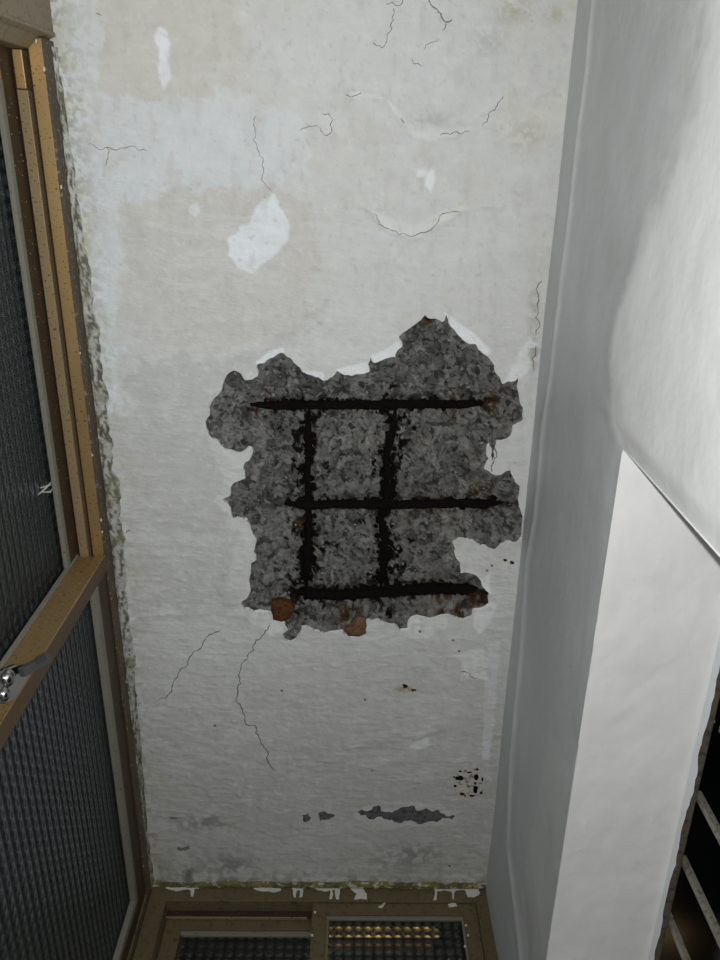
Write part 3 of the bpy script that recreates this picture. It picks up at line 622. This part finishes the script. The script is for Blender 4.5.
# the four sides of the opening
def flat_c(c): return lambda U, V: np.ones((U.size, 3)) * np.array(c) * (.97 + .06 * fbm(U * 20, V * 20, 81, 3))[:, None]
def so_h(U, V): return ((fbm(U * 8, V * 5, 82, 3) - .5) * .005 + (fbm(U * 40, V * 30, 83, 3) - .5) * .0016) * sstep(0, .02, U - XR) + .0018 * np.exp(-((XO - U) / .006) ** 2)
so = grid_surface('window_soffit', np.linspace(XR, XO, 70), np.linspace(YJ - .003, 1.362, 260), lambda u, v, h: np.stack([u, v, ZS - h], -1), so_h, flat_c((.87,.865,.85)), WALLP, None, 0, wall_r)
tag(so, 'smooth cream-white underside of the window opening')
jn = MB().box(XR + .004, XO + .002, YJ - .03, YJ - .001, -.152, ZS + .002).build('window_jamb', WALLP, wall_r, col=np.ones((8, 3)) * .72)
jf = MB().box(XR + .004, XO + .002, 1.361, 1.39, -.152, ZS + .002).build('window_jamb', WALLP, wall_r, col=np.ones((8, 3)) * .72)
si = MB().box(XR + .004, XO + .002, YJ, 1.36, -.19, -.151).build('window_sill', WALLP, wall_r, col=np.ones((8, 3)) * .72)
# dark window in the right opening
w3 = empty('window_3', (XO + .03, .8, EYE - .15)); tag(w3, 'black unlit window with upright steel bars in the right wall', 'window', kind='structure')
fr = MB().box(XO - .001, XO + .011, YJ - .02, 1.38, ZS - .006, ZS + .02).box(XO, XO + .03, YJ - .02, YJ + .03, -.15, ZS - .006).box(XO, XO + .03, 1.33, 1.38, -.15, ZS - .006).box(XO, XO + .03, YJ - .02, 1.38, -.18, -.14).build('window_frame', FRAMED, None, .002)
gp = MB().box(XO + .05, XO + .055, YJ, 1.36, -.15, ZS + .16).build('glass_pane', GLASS_R, None)
under(w3, fr, gp)
# torn paint along the frame
TORNM = mat('torn blue white paint', (.66,.68,.70), .6)
yy = np.linspace(YJ + .1, 1.3, 150); rg = .0015 + .009 * np.clip(fbm(yy * 22, yy * 0, 88, 4) - .42, 0, 1) * 2.2
n = len(yy); v = [(XO - .004, y, ZS - .0012) for y in yy] + [(XO - .0022, y, ZS - .0045) for y in yy] + [(XO - .0016 + .4 * r, y, ZS - .0062 - .55 * r) for y, r in zip(yy, rg)]
tp = MB().add(v, [(k + j*n, k+1 + j*n, (j+1)*n+k+1, (j+1)*n+k) for j in range(2) for k in range(n-1)]).build('torn_paint', TORNM, None, smooth=True); under(w3, tp)
for k, (a, b) in enumerate([(722,728),(697,793),(682,857),(667,913)]):
    y = on_x(a, b, XO + .016)[1]; zt = on_x(a, b, XO + .016)[2]
    bar = MB().box(XO + .012, XO + .021, y - .0045, y + .0045, -.14, zt).build('window_bar', STEEL, None, .001); under(w3, bar)
    bolt = MB().dome((XO + .012, y + .002, zt + .016), .0035, (-1, 0, -.5)).build('bolt', STEEL, None); under(w3, bolt)
dy = on_x(682, 857, XO + .016)[1] - on_x(697, 793, XO + .016)[1]; y0 = on_x(667, 913, XO + .016)[1]
for k in range(1, 5):
    if y0 + dy * k < 1.32:
        bar = MB().box(XO + .012, XO + .021, y0 + dy*k - .0045, y0 + dy*k + .0045, -.14, ZS - .045).build('window_bar', STEEL, None, .001); under(w3, bar)

# ------------------------------------------------------------------ left: sliding bronze window just under the ceiling
ZB = 0.30                                   # bottom of the left window over the lens
w1 = empty('window_1', (XL - .035, .6, EYE + ZB)); tag(w1, 'bronze aluminium sliding window with reeded glass along the left wall', 'window', kind='structure')
XB = XL - .068
def P1(name, m, *boxes, bevel=.0008):
    mb = MB()
    for b in boxes: mb.box(*b)
    o = mb.build(name, m, None, bevel); under(w1, o); return o
YP = -.127
LIPM = mat('mottled brown lip', rough=.6, metal=.1); speckle(LIPM, (.105,.075,.045), (.26,.23,.19), 140, .58, .7, (.06,.045,.03), 30)
P1('head_lip', LIPM, (XL - .004, XL, YP, YF, 1.163, H + .01))
P1('head_channel', BRONZE, (XL - .0225, XL - .0042, YP, YF, 1.1655, H + .01))
P1('head_groove', BRONZED, (XL - .030, XL - .0227, YP, YF, 1.18, H + .01))
P1('track_rail', BRONZEP, (XL - .0445, XL - .0302, YP + .06, YF, 1.1655, H + .01))
P1('guide_block', BRONZE, (XL - .0435, XL - .0310, YP + .013, YP + .059, 1.164, 1.19))
P1('head_back', BRONZED, (XB, XL - .0447, YP, YF, 1.172, H + .01))
POSTM = mat('brown post', rough=.5, metal=.2); speckle(POSTM, (.20,.155,.10), (.11,.085,.055), 120, .55, .7, (.25,.20,.13), 9)
o = MB().prism([(x, y, ZB) for x, y in [(XL + .002, YN), (XL + .002, YP - .011), (XL + .004, YP - .010), (XL + .004, YP - .006), (XL - .004, YP - .002), (XL - .006, YP - .003), (XL - .022, YP + .012), (XB, YP + .012), (XB, YN)]], (0, 0, H - .002 - ZB)).build('jamb_post', POSTM, None, .0008); under(w1, o)
P1('sill_track', BRONZE, (XB, XL, YP, YF, ZB - .03, ZB))
P1('jamb_far', BRONZEG, (XB, XL - .001, YF - .018, YF, ZB, 1.165))
# outer sash (nearer the lens, in the back track)
xs0, xs1 = XL - .066, XL - .047
sy1 = .74
P1('outer_sash_rail', BRONZED, (xs0, xs1, YP + .008, sy1, 1.128, 1.171))
P1('outer_sash_stile', BRONZE, (xs0, xs1, YP + .008, YP + .05, ZB, 1.128))
P1('outer_sash_stile', BRONZE, (xs0, xs1, sy1 - .04, sy1, ZB, 1.128))
P1('outer_sash_rail', BRONZE, (xs0, xs1, YP + .05, sy1 - .04, ZB, ZB + .05))
P1('glazing_bead', BEAD, (xs1 - .006, xs1 + .001, YP + .05, sy1 - .042, 1.114, 1.1275))
P1('glass_pane', GLASS_L, (xs0 + .006, xs0 + .010, YP + .045, sy1 - .035, ZB + .04, 1.13), bevel=0)
# inner sash (farther from the lens, in the front track)
xi0, xi1 = XL - .024, XL - .004
sa, sb = .622, .651
P1('inner_sash_stile', BRONZE, (XL - .044, xi1, sa, sb, ZB, 1.16))
STILEM = mat('shaded stile bronze', rough=.55, metal=.2); speckle(STILEM, (.125,.078,.036), (.06,.04,.02), 200, .6, .7, (.09,.056,.026), 12)
P1('stile_face_shade', STILEM, (xi1 - .0005, xi1 + .0006, sa + .002, sb, ZB, 1.16))  # thin skin, the front's dim metal reflection put into its colour
P1('stile_bead', BEAD, (XL - .051, XL - .0442, sa - .004, sa + .012, ZB, 1.16))
P1('inner_sash_rail', BRONZED, (xi0, xi1 - .0002, sb, YF - .02, 1.117, 1.1652))
P1('inner_sash_rail', BRONZE, (xi0, xi1, sb, YF - .02, ZB, ZB + .05))
P1('inner_sash_stile', BRONZED, (xi0, xi1, YF - .058, YF - .0185, ZB, 1.121))
P1('glazing_bead', BEAD, (xi1 - .010, xi1 + .001, sb + .001, YF - .06, 1.102, 1.1165)); P1('glazing_bead', BEAD, (xi1 - .010, xi1 + .001, YF - .074, YF - .0585, ZB + .05, 1.102))
P1('glass_pane', GLASS_L, (xi0 + .005, xi0 + .009, sb - .005, YF - .055, ZB + .04, 1.125), bevel=0)
# scratched star on the outer pane, drips and crumbs of paint on the frame
for k, pts in enumerate([[(38,495),(46,488),(55,478)],[(40,488),(47,486),(54,484)],[(42,492),(50,492),(53,488)]]):
    o = MB().tube([on_x(a, b, xs0 + .0108) for a, b in pts], [.0006, .0014, .0005], 5).build('paint_scratch', DRIP, None); under(w1, o)
for k, (a, b, s) in enumerate([(44,69,2.6),(36,41,2.2),(61,187,2.4),(101,520,2.5),(102,532,2.2),(92,455,2.2),(80,353,1.8),(126,682,2),(45,30,2.2)]):
    p = on_x(a, b, XL + .0005); o = MB().dome(p, s * .0012, (1, 0, 0), .5, 8, 3).build('paint_fleck', DRIP, None); under(w1, o)
rf = random.Random(3); cr = MB()
for _ in range(70):
    t = rf.random(); a = rf.uniform(0, 1); z = 1.155 - t * .34; cr.dome((xi1 - .002 - a * .036, sa - .0002, z), rf.uniform(.0006, .0016), (0, -1, 0), .6, 6, 2)
o = cr.build('paint_crumbs', BRONZEP, None); under(w1, o); o['kind'] = 'stuff'
cr = MB()
for _ in range(60):
    cr.dome((xs1 + .0003, rf.uniform(-.1, .6), rf.uniform(1.131, 1.168)), rf.uniform(.0005, .0013), (1, 0, 0), .6, 6, 2)
o = cr.build('paint_crumbs', BRONZE, None); under(w1, o); o['kind'] = 'stuff'
# crescent latch
xl = xi1 + .0012
lat = MB().prism([on_x(a, b, xl) for a, b in [(-8,676),(0,668),(10,664),(18,664),(22,669),(21,680),(15,690),(9,700),(0,704),(-10,702)]], (.008, 0, 0)).build('latch', CHROME, None, .0025); under(w1, lat)
lat['label'] = 'worn chrome crescent latch with a short lever'
for (a, b, r) in [(7,678,.011),(4,694,.009)]:
    o = MB().dome(on_x(a, b, xl + .007), r, (1, 0, 0), .8, 16, 6).build('latch_knob', CHROME, None, 0, True); o.parent = lat; pass
lev = MB().prism([on_x(a, b, xl + .012) for a, b in [(17,668),(32,660),(43,652),(48,655),(47,663),(34,669),(20,677)]], (.006, 0, 0)).build('latch_lever', CHROMED, None, .001); lev.parent = lat; pass
for a in (37, 40.5, 44):
    o = MB().tube([on_x(a, 657 - (a-37)*.5, xl + .019), on_x(a + 1.5, 663.5 - (a-37)*.5, xl + .019)], .0012, 6).build('lever_ridge', CHROMED, None); o.parent = lat; pass
# wall under the left window, and the dark room beyond it
wl = MB().box(XL - .12, XL, YN, YF, -EYE, ZB - .03).build('wall_left', WALLP, None, col=np.ones((8, 3)) * .25); tag(wl, 'painted wall below the left sliding window', 'wall', kind='structure')

# ------------------------------------------------------------------ far window
w2 = empty('window_2', (-.06, YF + .03, EYE + .25)); tag(w2, 'bronze aluminium sliding window with grid-figured glass in the far wall', 'window', kind='structure')
def P2(name, m, *boxes, bevel=.0008):
    mb = MB()
    for b in boxes: mb.box(*b)
    o = mb.build(name, m, None, bevel); under(w2, o); return o
ZW = .25
xl_, xr_ = XL + .001, XR - .001
P2('window_frame', BRONZEG, (xl_, xr_, YF, YF + .07, 1.164, H + .005), (xl_, XL + .036, YF, YF + .07, ZW, 1.164), (XR - .026, xr_, YF, YF + .07, ZW, 1.164), (xl_, xr_, YF, YF + .07, ZW - .03, ZW))
P2('frame_ridge', BRONZEG, (XL + .014, XL + .018, YF - .003, YF, ZW, 1.166)); P2('frame_ridge', BRONZEG, (XL + .031, XL + .036, YF - .003, YF, ZW, 1.164)); P2('frame_ridge', BRONZEG, (XR - .026, XR - .021, YF - .003, YF, ZW, 1.164))
P2('track_lip', BRONZED, (XL + .036, XR - .026, YF + .028, YF + .034, 1.150, 1.166)); P2('track_lip', BRONZEP, (XL + .036, -.08, YF + .0275, YF + .0345, 1.1485, 1.1505))
# right sash in the front track
X0 = on_y(311, 930, YF + .006)[0]; X1 = XR - .0265
P2('front_sash_rail', BRONZEG, (X0, X1, YF + .004, YF + .026, 1.138, 1.163)); P2('front_sash_stile', BRONZEG, (X0, X0 + .030, YF + .004, YF + .026, ZW, 1.138)); P2('front_sash_stile', BRONZEG, (X1 - .028, X1, YF + .004, YF + .026, ZW, 1.138)); P2('front_sash_rail', BRONZEG, (X0 + .03, X1 - .028, YF + .004, YF + .026, ZW, ZW + .05))
P2('glazing_bead', BEAD, (X0 + .03, X1 - .028, YF + .008, YF + .02, 1.130, 1.138)); P2('glazing_bead', BRONZEP, (X0 + .03, X0 + .034, YF + .008, YF + .02, ZW + .05, 1.130)); P2('glazing_bead', BEAD, (X1 - .033, X1 - .028, YF + .008, YF + .02, ZW + .05, 1.130))
P2('glass_pane', GLASS_F, (X0 + .025, X1 - .025, YF + .013, YF + .017, ZW + .04, 1.134), bevel=0)
# left sash in the back track
A0 = XL + .037; A1 = X0 + .035; ya, yb = YF + .036, YF + .058
P2('back_sash_rail', BRONZEG, (A0, A1, ya, yb, 1.128, 1.16)); P2('back_sash_stile', BRONZEG, (A0, A0 + .034, ya, yb, ZW, 1.128)); P2('back_sash_stile', BRONZEG, (A1 - .034, A1, ya, yb, ZW, 1.128)); P2('back_sash_rail', BRONZEG, (A0 + .034, A1 - .034, ya, yb, ZW, ZW + .05))
P2('glazing_bead', BEAD, (A0 + .034, A1 - .034, ya + .004, yb - .006, 1.118, 1.128)); P2('glazing_bead', BRONZED, (A0 + .034, A0 + .039, ya + .004, yb - .006, ZW + .05, 1.118))
P2('glass_pane', GLASS_F, (A0 + .03, A1 - .03, ya + .009, ya + .013, ZW + .04, 1.122), bevel=0)
# white paint run down over the head
def drip(blob, seed, yy=YF - .0012):
    P = ragged(blob, 2, .12, seed); from mathutils.geometry import tessellate_polygon
    pts = [on_y(a, b, yy) for a, b in P]; n = len(pts); c = sum(pts) / n
    o = MB().prism(pts, (0, .0012, 0)).build('paint_drip', DRIP, None); under(w2, o)
for k, b in enumerate([[(163,885),(198,885),(199,888),(194,889),(193,896),(191,896),(191,890),(176,891),(166,888)],
  [(252,885),(280,886),(281,890),(272,892),(262,891),(254,889)], [(289,885),(304,885),(303,889),(302,897),(299,897),(300,890),(297,890),(296,897),(294,897),(293,890)],
  [(313,886),(340,886),(339,899),(336,899),(335,890),(332,890),(332,899),(329,899),(330,890),(318,890)], [(350,887),(362,887),(367,894),(367,899),(354,899),(357,894)],
  [(433,887),(478,887),(480,893),(474,897),(468,897),(465,890),(455,891),(454,899),(452,898),(451,891),(437,891),(436,900),(433,900),(435,892)]]): drip(b, 500 + k)
for k, b in enumerate([[(378,907),(385,901),(387,902),(382,908)],[(448,904),(456,903),(457,906),(449,907)]]): drip(b, 520 + k, YF + .0025)
for k, (a, b) in enumerate([(466,925),(468,935),(465,946),(312,935),(315,912)]): drip([(a-1,b-1),(a+1,b-1),(a+1.2,b+1),(a-1,b+1.2)], 540 + k, YF - .0012)
wf = MB().box(XL - .12, XR + .2, YF, YF + .12, -EYE, ZW - .03).build('wall_far', WALLP, None, col=np.ones((8, 3)) * .25); tag(wf, 'painted wall below the far window', 'wall', kind='structure')

# ------------------------------------------------------------------ the rest of the room, and what stands outside
wn = MB().box(XL - .12, XR + .2, YN - .1, YN, -EYE, H).build('wall_near', WALLP, None, col=np.ones((8, 3)) * .2); tag(wn, 'painted wall behind the viewer', 'wall', kind='structure')
fo = MB().box(XL - .12, XR + .2, YN - .1, YF + .12, -EYE - .05, -EYE).build('floor', FLOOR, None); tag(fo, 'grey cement floor', 'floor', kind='structure')
YO = 2.1
q = [on_y(330, 916, YO), on_y(436, 938, YO)]
DARKW = mat('dark outside wall', (.02,.02,.02), .9)
ow = MB().box(-1.4, 1.4, YO + .06, YO + .2, -EYE - .05, H + 1.2).build('wall_outside', DARKW, None); tag(ow, 'dark wall outside the far window', 'wall', kind='structure')
lg = MB().box(q[0][0], q[1][0], YO, YO + .065, q[1][2], q[0][2]).box(q[0][0] - .02, q[1][0] + .01, YO - .008, YO, q[1][2] - .004, q[1][2] + .025).build('ledge', OUT, ow, .003)
lg['label'] = 'dim beige ledge seen through the right pane'
bl = bpy.data.lights.new('neighbour_lamp', 'POINT'); bl.energy = 11; bl.color = (1, .93, .74); bl.shadow_soft_size = .02
blo = bpy.data.objects.new('neighbour_lamp', bl); C.objects.link(blo); blo.location = ((q[0][0] + q[1][0]) / 2 - .05, 1.72, EYE + 1.72 * .805 + .10)
